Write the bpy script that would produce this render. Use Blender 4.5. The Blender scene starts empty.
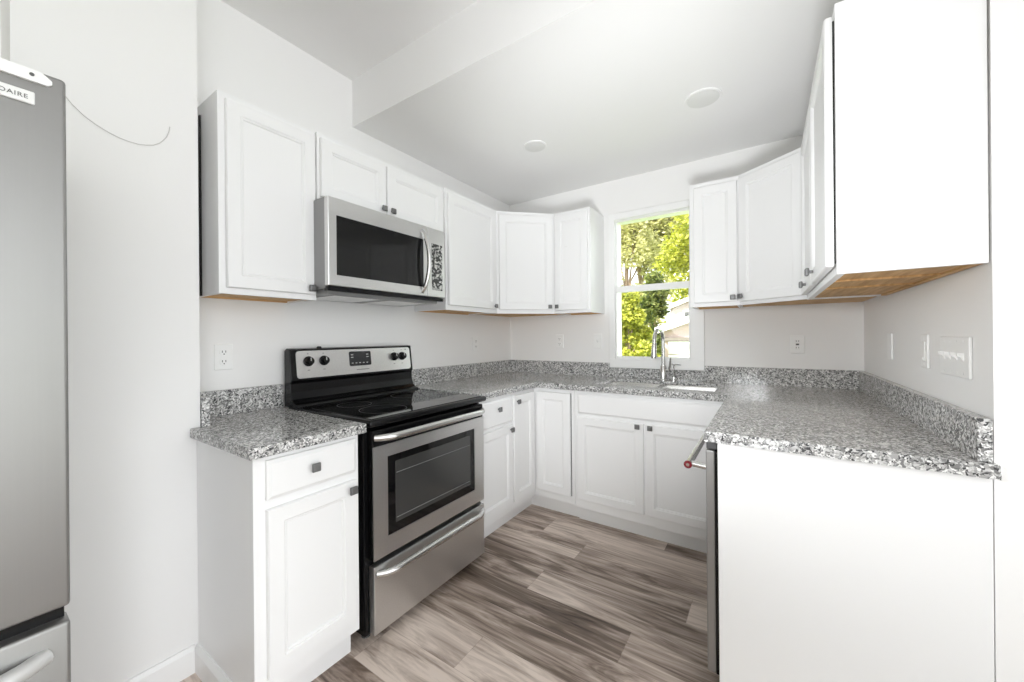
import bpy, bmesh, math, random
from mathutils import Vector, Matrix, Euler

C = bpy.context.scene.collection
scene = bpy.context.scene
R = math.radians

# ------------------------------------------------------------------ camera, sky, sun, exposure
cam_data = bpy.data.cameras.new('camera')
cam = bpy.data.objects.new('camera', cam_data)
C.objects.link(cam)
cam_data.sensor_width = 36.0
cam_data.lens = 381.355 / 1024 * 36.0
cam_data.shift_y = -4.24 / 1024
cam_data.clip_start = 0.02
cam.matrix_world = (Matrix.Translation((1.9914, -2.9489, 1.2353)) @ Matrix.Rotation(0.5903, 4, 'Z')
                    @ Matrix.Rotation(math.pi / 2, 4, 'X') @ Matrix.Rotation(-0.009, 4, 'Z'))
scene.camera = cam

world = bpy.data.worlds.new('world')
scene.world = world
world.use_nodes = True
wn = world.node_tree.nodes
wn['Background'].inputs['Color'].default_value = (0.945, 0.975, 1.0, 1)
wn['Background'].inputs['Strength'].default_value = 1.0

sun_d = bpy.data.lights.new('sun', 'SUN')
sun_d.energy = 4.2
sun_d.angle = R(1.0)
sun_d.color = (1.0, 0.94, 0.82)
sun = bpy.data.objects.new('sun', sun_d)
C.objects.link(sun)
sun.rotation_euler = (R(38), 0, R(-35))
sun.location = (0, 0, 12)

def fill_spot(name, loc, aim, watts, cone, radius, blend=1.0):
    """unseen spot lamp added as fill light, turned towards aim"""
    d = bpy.data.lights.new(name, 'SPOT')
    d.energy = watts; d.spot_size = R(cone); d.spot_blend = blend; d.color = (0.95, 0.975, 1.0); d.shadow_soft_size = radius
    o = bpy.data.objects.new(name, d); C.objects.link(o)
    o.location = loc
    o.rotation_euler = (Vector(aim) - Vector(loc)).to_track_quat('-Z', 'Y').to_euler()
fill_spot('ceiling_fill', (1.9, -2.75, 0.75), (1.34, -0.62, 2.46), 62.0, 60, 0.25)  # these four are invented lamps, placed out of view to brighten the kitchen
fill_spot('low_fill', (2.5, -3.5, 0.9), (0.20, -2.80, 0.35), 15.0, 48, 0.25)
fill_spot('back_fill', (1.75, -3.1, 1.4), (0.95, -0.2, 0.85), 40.0, 46, 0.25)
fill_spot('side_fill', (1.0, -3.15, 1.45), (2.40, -0.62, 1.08), 36.0, 46, 0.25)

scene.view_settings.view_transform = 'Standard'
scene.view_settings.look = 'None'
scene.view_settings.gamma = 1.0
scene.view_settings.use_curve_mapping = False
scene.view_settings.exposure = 1.62
scene.cycles.max_bounces = 14
scene.cycles.diffuse_bounces = 10
scene.cycles.glossy_bounces = 5
scene.cycles.transparent_max_bounces = 16

# ------------------------------------------------------------------ materials
def new_mat(name):
    m = bpy.data.materials.new(name)
    m.use_nodes = True
    return m, m.node_tree.nodes, m.node_tree.links, m.node_tree.nodes['Principled BSDF']

def plain(name, col, rough=0.5, metal=0.0, spec=0.5, coat=0.0, noise=0.0, nscale=6.0, bump=0.0, bscale=200.0):
    m, n, l, b = new_mat(name)
    b.inputs['Base Color'].default_value = (*col, 1)
    b.inputs['Roughness'].default_value = rough
    b.inputs['Metallic'].default_value = metal
    b.inputs['Specular IOR Level'].default_value = spec
    b.inputs['Coat Weight'].default_value = coat
    if noise or bump:
        tc = n.new('ShaderNodeTexCoord')
    if noise:
        t = n.new('ShaderNodeTexNoise'); t.inputs['Scale'].default_value = nscale
        l.new(tc.outputs['Object'], t.inputs['Vector'])
        r = n.new('ShaderNodeValToRGB')
        r.color_ramp.elements[0].color = (*[max(0, c * (1 - noise)) for c in col], 1)
        r.color_ramp.elements[1].color = (*[min(1, c * (1 + noise)) for c in col], 1)
        l.new(t.outputs['Fac'], r.inputs['Fac']); l.new(r.outputs['Color'], b.inputs['Base Color'])
    if bump:
        t2 = n.new('ShaderNodeTexNoise'); t2.inputs['Scale'].default_value = bscale
        l.new(tc.outputs['Object'], t2.inputs['Vector'])
        bp = n.new('ShaderNodeBump'); bp.inputs['Strength'].default_value = bump; bp.inputs['Distance'].default_value = 0.002
        l.new(t2.outputs['Fac'], bp.inputs['Height']); l.new(bp.outputs['Normal'], b.inputs['Normal'])
    return m

def brushed(name, col, rough, axis, spread=0.12):
    """stainless steel with fine grain drawn along one axis"""
    m, n, l, b = new_mat(name)
    b.inputs['Metallic'].default_value = 0.95
    tc = n.new('ShaderNodeTexCoord'); mp = n.new('ShaderNodeMapping')
    sc = [220, 220, 220]; sc[axis] = 2.5
    mp.inputs['Scale'].default_value = sc
    t = n.new('ShaderNodeTexNoise'); t.inputs['Scale'].default_value = 1.0; t.inputs['Detail'].default_value = 3
    r = n.new('ShaderNodeValToRGB')
    r.color_ramp.elements[0].color = (*[c * (1 - spread) for c in col], 1)
    r.color_ramp.elements[1].color = (*[c * (1 + spread) for c in col], 1)
    l.new(tc.outputs['Object'], mp.inputs['Vector']); l.new(mp.outputs['Vector'], t.inputs['Vector'])
    l.new(t.outputs['Fac'], r.inputs['Fac']); l.new(r.outputs['Color'], b.inputs['Base Color'])
    b.inputs['Roughness'].default_value = rough
    return m

def granite():
    m, n, l, b = new_mat('speckled_granite')
    tc = n.new('ShaderNodeTexCoord')
    warp = n.new('ShaderNodeTexNoise'); warp.inputs['Scale'].default_value = 60; warp.inputs['Detail'].default_value = 2
    add = n.new('ShaderNodeMixRGB'); add.blend_type = 'LINEAR_LIGHT'; add.inputs['Fac'].default_value = 0.012
    l.new(tc.outputs['Object'], warp.inputs['Vector'])
    l.new(tc.outputs['Object'], add.inputs['Color1']); l.new(warp.outputs['Color'], add.inputs['Color2'])
    v = n.new('ShaderNodeTexVoronoi'); v.inputs['Scale'].default_value = 185
    l.new(add.outputs['Color'], v.inputs['Vector'])
    sep = n.new('ShaderNodeSeparateColor'); l.new(v.outputs['Color'], sep.inputs['Color'])
    r = n.new('ShaderNodeValToRGB'); cr = r.color_ramp; cr.interpolation = 'CONSTANT'
    cr.elements[0].position = 0.0; cr.elements[0].color = (0.06, 0.06, 0.062, 1)
    cr.elements[1].position = 0.13; cr.elements[1].color = (0.20, 0.20, 0.198, 1)
    for p, c in ((0.36, (0.36, 0.357, 0.35)), (0.60, (0.56, 0.557, 0.55)), (0.84, (0.78, 0.775, 0.765))):
        e = cr.elements.new(p); e.color = (*c, 1)
    l.new(sep.outputs['Red'], r.inputs['Fac'])
    l.new(r.outputs['Color'], b.inputs['Base Color'])
    b.inputs['Roughness'].default_value = 0.10
    b.inputs['Specular IOR Level'].default_value = 0.5
    return m

def planks():
    W, L = 0.178, 1.22
    m, n, l, b = new_mat('vinyl_plank')
    tc = n.new('ShaderNodeTexCoord')
    sep = n.new('ShaderNodeSeparateXYZ'); l.new(tc.outputs['Object'], sep.inputs['Vector'])
    def math_(op, a, bb=None):
        x = n.new('ShaderNodeMath'); x.operation = op
        for i, s in enumerate((a, bb)):
            if s is None: continue
            if isinstance(s, (int, float)): x.inputs[i].default_value = s
            else: l.new(s, x.inputs[i])
        return x.outputs[0]
    yr = math_('DIVIDE', math_('ADD', sep.outputs['Y'], 20.05), W)
    row = math_('FLOOR', yr)
    wn1 = n.new('ShaderNodeTexWhiteNoise'); wn1.noise_dimensions = '1D'; l.new(row, wn1.inputs['W'])
    xs = math_('ADD', math_('DIVIDE', math_('ADD', sep.outputs['X'], 20.0), L), wn1.outputs['Value'])
    col = math_('FLOOR', xs)
    cmb = n.new('ShaderNodeCombineXYZ'); l.new(row, cmb.inputs['X']); l.new(col, cmb.inputs['Y'])
    wn2 = n.new('ShaderNodeTexWhiteNoise'); wn2.noise_dimensions = '2D'; l.new(cmb.outputs['Vector'], wn2.inputs['Vector'])
    # grain drawn along the plank, shifted per plank
    g = n.new('ShaderNodeCombineXYZ')
    l.new(math_('ADD', math_('MULTIPLY', sep.outputs['X'], 1.0), math_('MULTIPLY', wn2.outputs['Value'], 37.0)), g.inputs['X'])
    l.new(math_('MULTIPLY', sep.outputs['Y'], 8.0), g.inputs['Y'])
    l.new(math_('MULTIPLY', wn2.outputs['Value'], 19.0), g.inputs['Z'])
    n1 = n.new('ShaderNodeTexNoise'); n1.inputs['Scale'].default_value = 1.6; n1.inputs['Detail'].default_value = 5
    n1.inputs['Roughness'].default_value = 0.62; n1.inputs['Distortion'].default_value = 1.3
    l.new(g.outputs['Vector'], n1.inputs['Vector'])
    g2 = n.new('ShaderNodeCombineXYZ')
    l.new(math_('ADD', math_('MULTIPLY', sep.outputs['X'], 4.0), math_('MULTIPLY', wn2.outputs['Value'], 11.0)), g2.inputs['X'])
    l.new(math_('MULTIPLY', sep.outputs['Y'], 90.0), g2.inputs['Y'])
    n2 = n.new('ShaderNodeTexNoise'); n2.inputs['Scale'].default_value = 1.0; n2.inputs['Detail'].default_value = 4
    l.new(g2.outputs['Vector'], n2.inputs['Vector'])
    fac = math_('ADD', math_('MULTIPLY', n1.outputs['Fac'], 0.97), math_('MULTIPLY', n2.outputs['Fac'], 0.28))
    fac = math_('ADD', fac, math_('MULTIPLY', wn2.outputs['Value'], 0.36))
    r = n.new('ShaderNodeValToRGB'); cr = r.color_ramp
    cr.elements[0].position = 0.50; cr.elements[0].color = (0.058, 0.040, 0.030, 1)
    cr.elements[1].position = 1.0; cr.elements[1].color = (0.72, 0.62, 0.55, 1)
    e = cr.elements.new(0.68); e.color = (0.185, 0.138, 0.110, 1)
    e = cr.elements.new(0.82); e.color = (0.42, 0.34, 0.29, 1)
    l.new(fac, r.inputs['Fac'])
    fy = math_('FRACT', yr); fx = math_('FRACT', xs)
    seam = math_('MAXIMUM', math_('LESS_THAN', fy, 0.012), math_('LESS_THAN', fx, 0.0018))
    mix = n.new('ShaderNodeMixRGB'); mix.blend_type = 'MULTIPLY'
    mix.inputs['Color2'].default_value = (0.72, 0.69, 0.67, 1)
    l.new(seam, mix.inputs['Fac']); l.new(r.outputs['Color'], mix.inputs['Color1'])
    l.new(mix.outputs['Color'], b.inputs['Base Color'])
    b.inputs['Roughness'].default_value = 0.42
    b.inputs['Specular IOR Level'].default_value = 0.35
    bp = n.new('ShaderNodeBump'); bp.inputs['Strength'].default_value = 0.12; bp.inputs['Distance'].default_value = 0.002
    l.new(n2.outputs['Fac'], bp.inputs['Height']); l.new(bp.outputs['Normal'], b.inputs['Normal'])
    return m

def raw_wood():
    m, n, l, b = new_mat('raw_plywood')
    tc = n.new('ShaderNodeTexCoord'); mp = n.new('ShaderNodeMapping'); mp.inputs['Scale'].default_value = (3, 40, 3)
    t = n.new('ShaderNodeTexNoise'); t.inputs['Scale'].default_value = 1.5; t.inputs['Detail'].default_value = 4
    r = n.new('ShaderNodeValToRGB')
    r.color_ramp.elements[0].position = 0.3; r.color_ramp.elements[0].color = (0.46, 0.25, 0.09, 1)
    r.color_ramp.elements[1].position = 0.75; r.color_ramp.elements[1].color = (0.74, 0.48, 0.22, 1)
    l.new(tc.outputs['Object'], mp.inputs['Vector']); l.new(mp.outputs['Vector'], t.inputs['Vector'])
    l.new(t.outputs['Fac'], r.inputs['Fac']); l.new(r.outputs['Color'], b.inputs['Base Color'])
    b.inputs['Roughness'].default_value = 0.6
    return m

def leaf_mat(name, c1, c2, c3):
    m, n, l, b = new_mat(name)
    g = n.new('ShaderNodeNewGeometry')
    r = n.new('ShaderNodeValToRGB')
    r.color_ramp.elements[0].color = (*c1, 1); r.color_ramp.elements[1].color = (*c3, 1)
    e = r.color_ramp.elements.new(0.5); e.color = (*c2, 1)
    l.new(g.outputs['Random Per Island'], r.inputs['Fac'])
    l.new(r.outputs['Color'], b.inputs['Base Color'])
    b.inputs['Roughness'].default_value = 0.55
    tr = n.new('ShaderNodeBsdfTranslucent'); l.new(r.outputs['Color'], tr.inputs['Color'])
    mx = n.new('ShaderNodeMixShader'); mx.inputs['Fac'].default_value = 0.4
    l.new(b.outputs['BSDF'], mx.inputs[1]); l.new(tr.outputs['BSDF'], mx.inputs[2])
    l.new(mx.outputs['Shader'], n['Material Output'].inputs['Surface'])
    return m

def siding(name, col):
    m, n, l, b = new_mat(name)
    tc = n.new('ShaderNodeTexCoord'); sp = n.new('ShaderNodeSeparateXYZ'); l.new(tc.outputs['Object'], sp.inputs['Vector'])
    d = n.new('ShaderNodeMath'); d.operation = 'MULTIPLY'; d.inputs[1].default_value = 7.0; l.new(sp.outputs['Z'], d.inputs[0])
    f = n.new('ShaderNodeMath'); f.operation = 'FRACT'; l.new(d.outputs[0], f.inputs[0])
    bp = n.new('ShaderNodeBump'); bp.inputs['Strength'].default_value = 0.7; bp.inputs['Distance'].default_value = 0.02
    l.new(f.outputs[0], bp.inputs['Height']); l.new(bp.outputs['Normal'], b.inputs['Normal'])
    b.inputs['Base Color'].default_value = (*col, 1); b.inputs['Roughness'].default_value = 0.7
    return m

def pane_glass():
    m, n, l, b = new_mat('window_glass')
    tr = n.new('ShaderNodeBsdfTransparent'); tr.inputs['Color'].default_value = (0.96, 0.98, 0.97, 1)
    gl = n.new('ShaderNodeBsdfGlossy'); gl.inputs['Roughness'].default_value = 0.0
    fr = n.new('ShaderNodeFresnel'); fr.inputs['IOR'].default_value = 1.3
    mx = n.new('ShaderNodeMixShader')
    l.new(fr.outputs['Fac'], mx.inputs['Fac']); l.new(tr.outputs['BSDF'], mx.inputs[1]); l.new(gl.outputs['BSDF'], mx.inputs[2])
    l.new(mx.outputs['Shader'], n['Material Output'].inputs['Surface'])
    return m

def keypad():
    """dark keypad with rows of pale key legends"""
    m, n, l, b = new_mat('keypad_print')
    tc = n.new('ShaderNodeTexCoord')
    v = n.new('ShaderNodeTexVoronoi'); v.inputs['Scale'].default_value = 95
    l.new(tc.outputs['Object'], v.inputs['Vector'])
    sp = n.new('ShaderNodeSeparateColor'); l.new(v.outputs['Color'], sp.inputs['Color'])
    r = n.new('ShaderNodeValToRGB'); r.color_ramp.interpolation = 'CONSTANT'
    r.color_ramp.elements[0].color = (0.03, 0.03, 0.03, 1)
    r.color_ramp.elements[1].position = 0.5; r.color_ramp.elements[1].color = (0.35, 0.35, 0.34, 1)
    e = r.color_ramp.elements.new(0.8); e.color = (0.6, 0.6, 0.58, 1)
    l.new(sp.outputs['Red'], r.inputs['Fac']); l.new(r.outputs['Color'], b.inputs['Base Color'])
    b.inputs['Roughness'].default_value = 0.3
    return m

M = dict(
    wall=plain('wall_paint', (0.85, 0.845, 0.837), 0.65, spec=0.25, bump=0.05, bscale=160),
    ceil=plain('ceiling_paint', (0.80, 0.797, 0.79), 0.8, spec=0.15, bump=0.05, bscale=120),
    trim=plain('white_trim_paint', (0.87, 0.87, 0.865), 0.35),
    cab=plain('white_cabinet_paint', (0.845, 0.845, 0.845), 0.32),
    cabside=plain('white_cabinet_side', (0.80, 0.80, 0.795), 0.4),
    knob=plain('pewter_knob', (0.19, 0.19, 0.19), 0.4, metal=0.7),
    steel_h=brushed('steel_grain_across', (0.68, 0.677, 0.67), 0.30, 1),
    steel_v=brushed('steel_grain_upright', (0.36, 0.357, 0.352), 0.48, 2, 0.02),
    steel_s=plain('satin_steel', (0.66, 0.655, 0.645), 0.25, metal=1.0),
    steel_m=plain('matte_silver_handle', (0.62, 0.62, 0.615), 0.5, metal=0.5),
    chrome=plain('chrome', (0.72, 0.72, 0.71), 0.12, metal=1.0),
    black=plain('black_enamel', (0.004, 0.004, 0.0045), 0.22, spec=0.3),
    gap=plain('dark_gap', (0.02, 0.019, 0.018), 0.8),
    glass_black=plain('black_ceramic_glass', (0.004, 0.004, 0.0045), 0.04, spec=0.5),
    oven_glass=plain('oven_window_glass', (0.045, 0.045, 0.044), 0.06, spec=0.8),
    micro_glass=plain('microwave_window_glass', (0.010, 0.010, 0.010), 0.06, spec=0.35),
    dark_grey=plain('dark_grey_plastic', (0.07, 0.07, 0.072), 0.45),
    grey=plain('grey_metal', (0.30, 0.30, 0.30), 0.45, metal=0.5),
    plastic=plain('white_plastic', (0.86, 0.86, 0.85), 0.3),
    slot=plain('dark_slot', (0.03, 0.03, 0.03), 0.6),
    lens=plain('frosted_lens', (0.70, 0.70, 0.69), 0.5),
    red=plain('red_ring', (0.14, 0.004, 0.012), 0.3),
    display=plain('display_black', (0.02, 0.021, 0.023), 0.15),
    print_=plain('pale_print', (0.55, 0.55, 0.54), 0.5),
    badge=plain('badge_silver', (0.80, 0.80, 0.79), 0.3),
    ink=plain('badge_ink', (0.10, 0.10, 0.10), 0.5),
    cable=plain('pale_cable', (0.60, 0.59, 0.57), 0.5),
    bark=plain('bark', (0.30, 0.22, 0.16), 0.9, noise=0.4, nscale=9),
    grass=plain('lawn', (0.20, 0.26, 0.07), 0.9, noise=0.4, nscale=3),
    roof=plain('roof_shingle', (0.22, 0.19, 0.18), 0.9, noise=0.3, nscale=12),
    housewhite=plain('white_house_trim', (0.85, 0.84, 0.82), 0.6),
    granite=granite(), floor=planks(), wood=raw_wood(), pane=pane_glass(), keypad=keypad(),
    pink=siding('pink_siding', (0.66, 0.50, 0.50)),
    tan=siding('tan_siding', (0.58, 0.46, 0.455)),
    leaf_y=leaf_mat('sunny_leaf', (0.20, 0.24, 0.03), (0.46, 0.47, 0.06), (0.68, 0.66, 0.14)),
    leaf_p=leaf_mat('pale_leaf', (0.30, 0.30, 0.10), (0.52, 0.50, 0.20), (0.72, 0.68, 0.40)),
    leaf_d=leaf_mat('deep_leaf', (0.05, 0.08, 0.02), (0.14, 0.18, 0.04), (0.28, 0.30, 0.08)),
)

# ------------------------------------------------------------------ mesh helpers
class MB:
    def __init__(s): s.bm = bmesh.new()
    def box(s, x0, x1, y0, y1, z0, z1, bevel=0.0, seg=1):
        r = bmesh.ops.create_cube(s.bm, size=1.0)
        v = r['verts']
        for w in v:
            w.co = Vector(((x0 + x1) / 2 + w.co.x * (x1 - x0), (y0 + y1) / 2 + w.co.y * (y1 - y0), (z0 + z1) / 2 + w.co.z * (z1 - z0)))
        if bevel:
            e = list({ed for w in v for ed in w.link_edges})
            bmesh.ops.bevel(s.bm, geom=e, offset=bevel, segments=seg, profile=0.5, affect='EDGES')
        return s
    def prism(s, poly, z0, z1, bevel=0.0):
        a = [s.bm.verts.new((x, y, z0)) for x, y in poly]
        b = [s.bm.verts.new((x, y, z1)) for x, y in poly]
        n = len(poly)
        s.bm.faces.new(a[::-1]); s.bm.faces.new(b)
        for i in range(n):
            s.bm.faces.new((a[i], a[(i + 1) % n], b[(i + 1) % n], b[i]))
        return s
    def profile(s, pts, axis, a, b):
        """closed outline swept along an axis; pts are the other two coordinates in order"""
        def mk(p, t):
            if axis == 0: return (t, p[0], p[1])
            if axis == 1: return (p[0], t, p[1])
            return (p[0], p[1], t)
        A = [s.bm.verts.new(mk(p, a)) for p in pts]; B = [s.bm.verts.new(mk(p, b)) for p in pts]
        n = len(pts)
        s.bm.faces.new(A[::-1]); s.bm.faces.new(B)
        for i in range(n): s.bm.faces.new((A[i], A[(i + 1) % n], B[(i + 1) % n], B[i]))
        return s
    def cyl(s, p0, p1, r0, r1=None, n=20, caps=True):
        r1 = r0 if r1 is None else r1
        return s.tube([p0, p1], [r0, r1], n, caps)
    def tube(s, pts, r, n=12, caps=True):
        pts = [Vector(p) for p in pts]
        if not isinstance(r, (list, tuple)): r = [r] * len(pts)
        rings = []
        up = None
        for i, p in enumerate(pts):
            d = (pts[min(i + 1, len(pts) - 1)] - pts[max(i - 1, 0)]).normalized()
            if up is None:
                up = Vector((0, 0, 1)) if abs(d.z) < 0.9 else Vector((1, 0, 0))
            a = d.cross(up).normalized(); u2 = a.cross(d).normalized(); up = u2
            rings.append([s.bm.verts.new(p + (a * math.cos(2 * math.pi * k / n) + u2 * math.sin(2 * math.pi * k / n)) * r[i]) for k in range(n)])
        for i in range(len(rings) - 1):
            for k in range(n):
                s.bm.faces.new((rings[i][k], rings[i][(k + 1) % n], rings[i + 1][(k + 1) % n], rings[i + 1][k]))
        if caps:
            s.bm.faces.new(rings[0][::-1]); s.bm.faces.new(rings[-1])
        return s
    def lathe(s, prof, c, axis=2, n=28):
        """prof: list of (radius, height) from bottom to top"""
        rings = []
        for r, h in prof:
            ring = []
            for k in range(n):
                a = 2 * math.pi * k / n
                x, y = r * math.cos(a), r * math.sin(a)
                v = (x, y, h) if axis == 2 else ((h, x, y) if axis == 0 else (x, h, y))
                ring.append(s.bm.verts.new(Vector(c) + Vector(v)))
            rings.append(ring)
        for i in range(len(rings) - 1):
            for k in range(n):
                s.bm.faces.new((rings[i][k], rings[i][(k + 1) % n], rings[i + 1][(k + 1) % n], rings[i + 1][k]))
        s.bm.faces.new(rings[0][::-1]); s.bm.faces.new(rings[-1])
        return s
    def loops(s, rects, cap0=True, cap1=True):
        """rects: list of (x0,x1,z0,z1,y) stacked from back to front"""
        L = [[s.bm.verts.new(p) for p in ((x0, y, z0), (x1, y, z0), (x1, y, z1), (x0, y, z1))] for x0, x1, z0, z1, y in rects]
        for a, b in zip(L, L[1:]):
            for k in range(4): s.bm.faces.new((a[k], a[(k + 1) % 4], b[(k + 1) % 4], b[k]))
        if cap0: s.bm.faces.new(L[0][::-1])
        if cap1: s.bm.faces.new(L[-1])
        return s
    def door(s, x0, x1, z0, z1, y, t=0.019, rail=0.048):
        """frame-and-panel door, back at y, front towards -y"""
        f = y - t
        def q(i, yy): return (x0 + i, x1 - i, z0 + i, z1 - i, yy)
        return s.loops([q(0, y), q(0, f + 0.004), q(0.003, f), q(rail, f), q(rail + 0.004, f + 0.004), q(rail + 0.008, f + 0.004), q(rail + 0.012, f + 0.010)])
    def slab(s, x0, x1, z0, z1, y, t=0.019):
        f = y - t
        def q(i, yy): return (x0 + i, x1 - i, z0 + i, z1 - i, yy)
        return s.loops([q(0, y), q(0, f + 0.007), q(0.004, f + 0.005), q(0.012, f)])
    def cells(s, xs, ys, filled, z0, z1):
        vb, vt = {}, {}
        def g(d, i, j, z):
            if (i, j) not in d: d[(i, j)] = s.bm.verts.new((xs[i], ys[j], z))
            return d[(i, j)]
        F = lambda i, j: 0 <= i < len(xs) - 1 and 0 <= j < len(ys) - 1 and filled(i, j)
        for i in range(len(xs) - 1):
            for j in range(len(ys) - 1):
                if not F(i, j): continue
                t = [g(vt, i, j, z1), g(vt, i + 1, j, z1), g(vt, i + 1, j + 1, z1), g(vt, i, j + 1, z1)]
                b = [g(vb, i, j, z0), g(vb, i + 1, j, z0), g(vb, i + 1, j + 1, z0), g(vb, i, j + 1, z0)]
                s.bm.faces.new(t); s.bm.faces.new(b[::-1])
                for k, (di, dj) in enumerate(((0, -1), (1, 0), (0, 1), (-1, 0))):
                    if not F(i + di, j + dj):
                        s.bm.faces.new((b[k], b[(k + 1) % 4], t[(k + 1) % 4], t[k]))
        return s
    def frame(s, o, i, y0, y1):
        """rectangular ring; o and i are (x0, x1, z0, z1) of its outer and inner edge"""
        R_ = []
        for (x0, x1, z0, z1), y in ((o, y0), (o, y1), (i, y1), (i, y0)):
            R_.append([s.bm.verts.new(p) for p in ((x0, y, z0), (x1, y, z0), (x1, y, z1), (x0, y, z1))])
        for j in range(4):
            a, b = R_[j], R_[(j + 1) % 4]
            for k in range(4): s.bm.faces.new((a[k], a[(k + 1) % 4], b[(k + 1) % 4], b[k]))
        return s
    def split(s, name, mat, parent, off=None, **k):
        """one object per separate piece"""
        left = set(s.bm.verts); out = []
        while left:
            st = [left.pop()]; isl = set(st)
            while st:
                v = st.pop()
                for e in v.link_edges:
                    w = e.other_vert(v)
                    if w not in isl: isl.add(w); left.discard(w); st.append(w)
            nm = MB(); mp = {v: nm.bm.verts.new(v.co) for v in isl}
            for f in {f for v in isl for f in v.link_faces}: nm.bm.faces.new([mp[v] for v in f.verts])
            out.append(nm.build(name, mat, parent, off=off, **k))
        s.bm.free()
        return out
    def xf(s, mat):
        bmesh.ops.transform(s.bm, matrix=mat, verts=s.bm.verts); return s
    def build(s, name, mat, parent=None, smooth=False, bevel=0.0, off=None):
        if off is not None:
            bmesh.ops.translate(s.bm, vec=-Vector(off), verts=s.bm.verts)
        bmesh.ops.recalc_face_normals(s.bm, faces=s.bm.faces)
        me = bpy.data.meshes.new(name); s.bm.to_mesh(me); s.bm.free()
        me.materials.append(mat)
        if smooth:
            me.polygons.foreach_set('use_smooth', [True] * len(me.polygons))
            me.set_sharp_from_angle(angle=R(38))
        o = bpy.data.objects.new(name, me); C.objects.link(o)
        if parent is not None: o.parent = parent
        elif off is not None: o.location = off
        if bevel:
            md = o.modifiers.new('bevel', 'BEVEL'); md.width = bevel; md.segments = 2; md.limit_method = 'ANGLE'; md.angle_limit = R(40)
        return o

def tag(o, label=None, cat=None, group=None, kind=None):
    if label: o['label'] = label
    if cat: o['category'] = cat
    if group: o['group'] = group
    if kind: o['kind'] = kind
    return o

def thing(name, label, cat, loc=(0, 0, 0), rz=0.0, group=None):
    o = bpy.data.objects.new(name, None); C.objects.link(o)
    o.empty_display_size = 0.05
    o.location = loc; o.rotation_euler = (0, 0, rz)
    return tag(o, label, cat, group)

def copy_tree(o, parent=None):
    c = o.copy(); C.objects.link(c)
    if parent is not None: c.parent = parent
    for ch in list(o.children): copy_tree(ch, c)
    return c

def struct(o):
    o['kind'] = 'structure'; return o

# ------------------------------------------------------------------ the room shell
W = 2.452                    # inner face of the right wall
END = -1.512                 # where the right wall ends
LOW, HIGH, STEP = 2.46, 2.73, -1.62
XL, YK = 0.205, -2.408        # the left wall steps back behind the cabinets at YK
BACK_Y = -5.2
RIGHT_X = 3.9
def wall_x(y):
    return XL if y <= YK else 0.0

m = MB(); m.box(-0.4, RIGHT_X, BACK_Y, 0.14, -0.12, 0.0)
struct(m.build('floor', M['floor']))

m = MB()
m.profile([(0.14, LOW), (STEP, LOW), (STEP, HIGH), (BACK_Y, HIGH), (BACK_Y, HIGH + 0.15), (0.14, HIGH + 0.15)], 0, -0.4, RIGHT_X)
struct(m.build('ceiling', M['ceil']))

LEFT_END = -2.838            # the left wall stops beside the refrigerator
m = MB()
m.prism([(0, 0.0), (0, YK), (XL, YK), (XL, LEFT_END), (-0.12, LEFT_END), (-0.12, 0.0)], 0, HIGH + 0.02)
struct(m.build('wall_left', M['wall']))
m = MB(); m.box(-0.4, -0.28, BACK_Y, LEFT_END - 0.0, 0, HIGH + 0.02)
struct(m.build('wall_recess', M['wall']))
m = MB(); m.box(-0.4, RIGHT_X, BACK_Y - 0.12, BACK_Y, 0, HIGH + 0.15)
struct(m.build('wall_light_block', M['wall']))  # unseen wall added to keep sky light from entering behind the camera

WX0, WX1, WZ0, WZ1 = 0.996, 1.543, 1.052, 2.145
m = MB()
m.box(-0.12, WX0, 0, 0.14, 0, HIGH + 0.02); m.box(WX1, W + 0.12, 0, 0.14, 0, HIGH + 0.02)
m.box(WX0, WX1, 0, 0.14, 0, WZ0); m.box(WX0, WX1, 0, 0.14, WZ1, HIGH + 0.02)
struct(m.build('wall_back', M['wall']))

m = MB()
m.prism([(W, 0.0), (W, END), (RIGHT_X, END), (RIGHT_X, END + 0.12), (W + 0.12, END + 0.12), (W + 0.12, 0.0)], 0, HIGH + 0.02)
struct(m.build('wall_right', M['wall']))

m = MB()
m.profile([(XL, 0), (XL + 0.014, 0), (XL + 0.014, 0.085), (XL + 0.008, 0.10), (XL, 0.10)], 1, LEFT_END, -2.4345)
struct(m.build('baseboard_left', M['trim']))

# window
win = thing('window_1', None, None, ((WX0 + WX1) / 2, 0, WZ0)); del_ = win.pop('label', None); struct(win)
wl = win.location
def wpart(mb, name, mat, **k): return mb.build(name, mat, win, off=wl, **k)
m = MB()
m.box(0.954, WX0 + 0.004, -0.020, 0.0, 1.055, 2.19, 0.002); m.box(WX1 - 0.004, 1.628, -0.020, 0.0, 1.055, 2.19, 0.002)
m.box(WX0 + 0.004, WX1 - 0.004, -0.020, 0.0, WZ1 - 0.004, 2.19, 0.002)
m.box(0.954, 1.628, -0.022, 0.0, 0.988, WZ0 + 0.004, 0.002)
m.split('casing_board', M['trim'], win, off=wl)
m = MB(); m.frame((WX0 - 0.001, WX1 + 0.001, WZ0 - 0.001, WZ1 + 0.001), (WX0 + 0.006, WX1 - 0.006, WZ0 + 0.010, WZ1 - 0.006), 0.0, 0.14)
wpart(m, 'jamb', M['trim'])
def sash(z0, z1, y, b, bot, top):
    x0, x1 = WX0 + 0.006, WX1 - 0.006
    mm = MB(); mm.frame((x0, x1, z0, z1), (x0 + b, x1 - b, z0 + bot, z1 - top), y, y + 0.026)
    f = wpart(mm, 'sash', M['trim'])
    g = MB(); g.box(x0 + b - 0.003, x1 - b + 0.003, y + 0.012, y + 0.016, z0 + bot - 0.003, z1 - top + 0.003)
    g.build('pane', M['pane'], f, off=wl)
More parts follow.
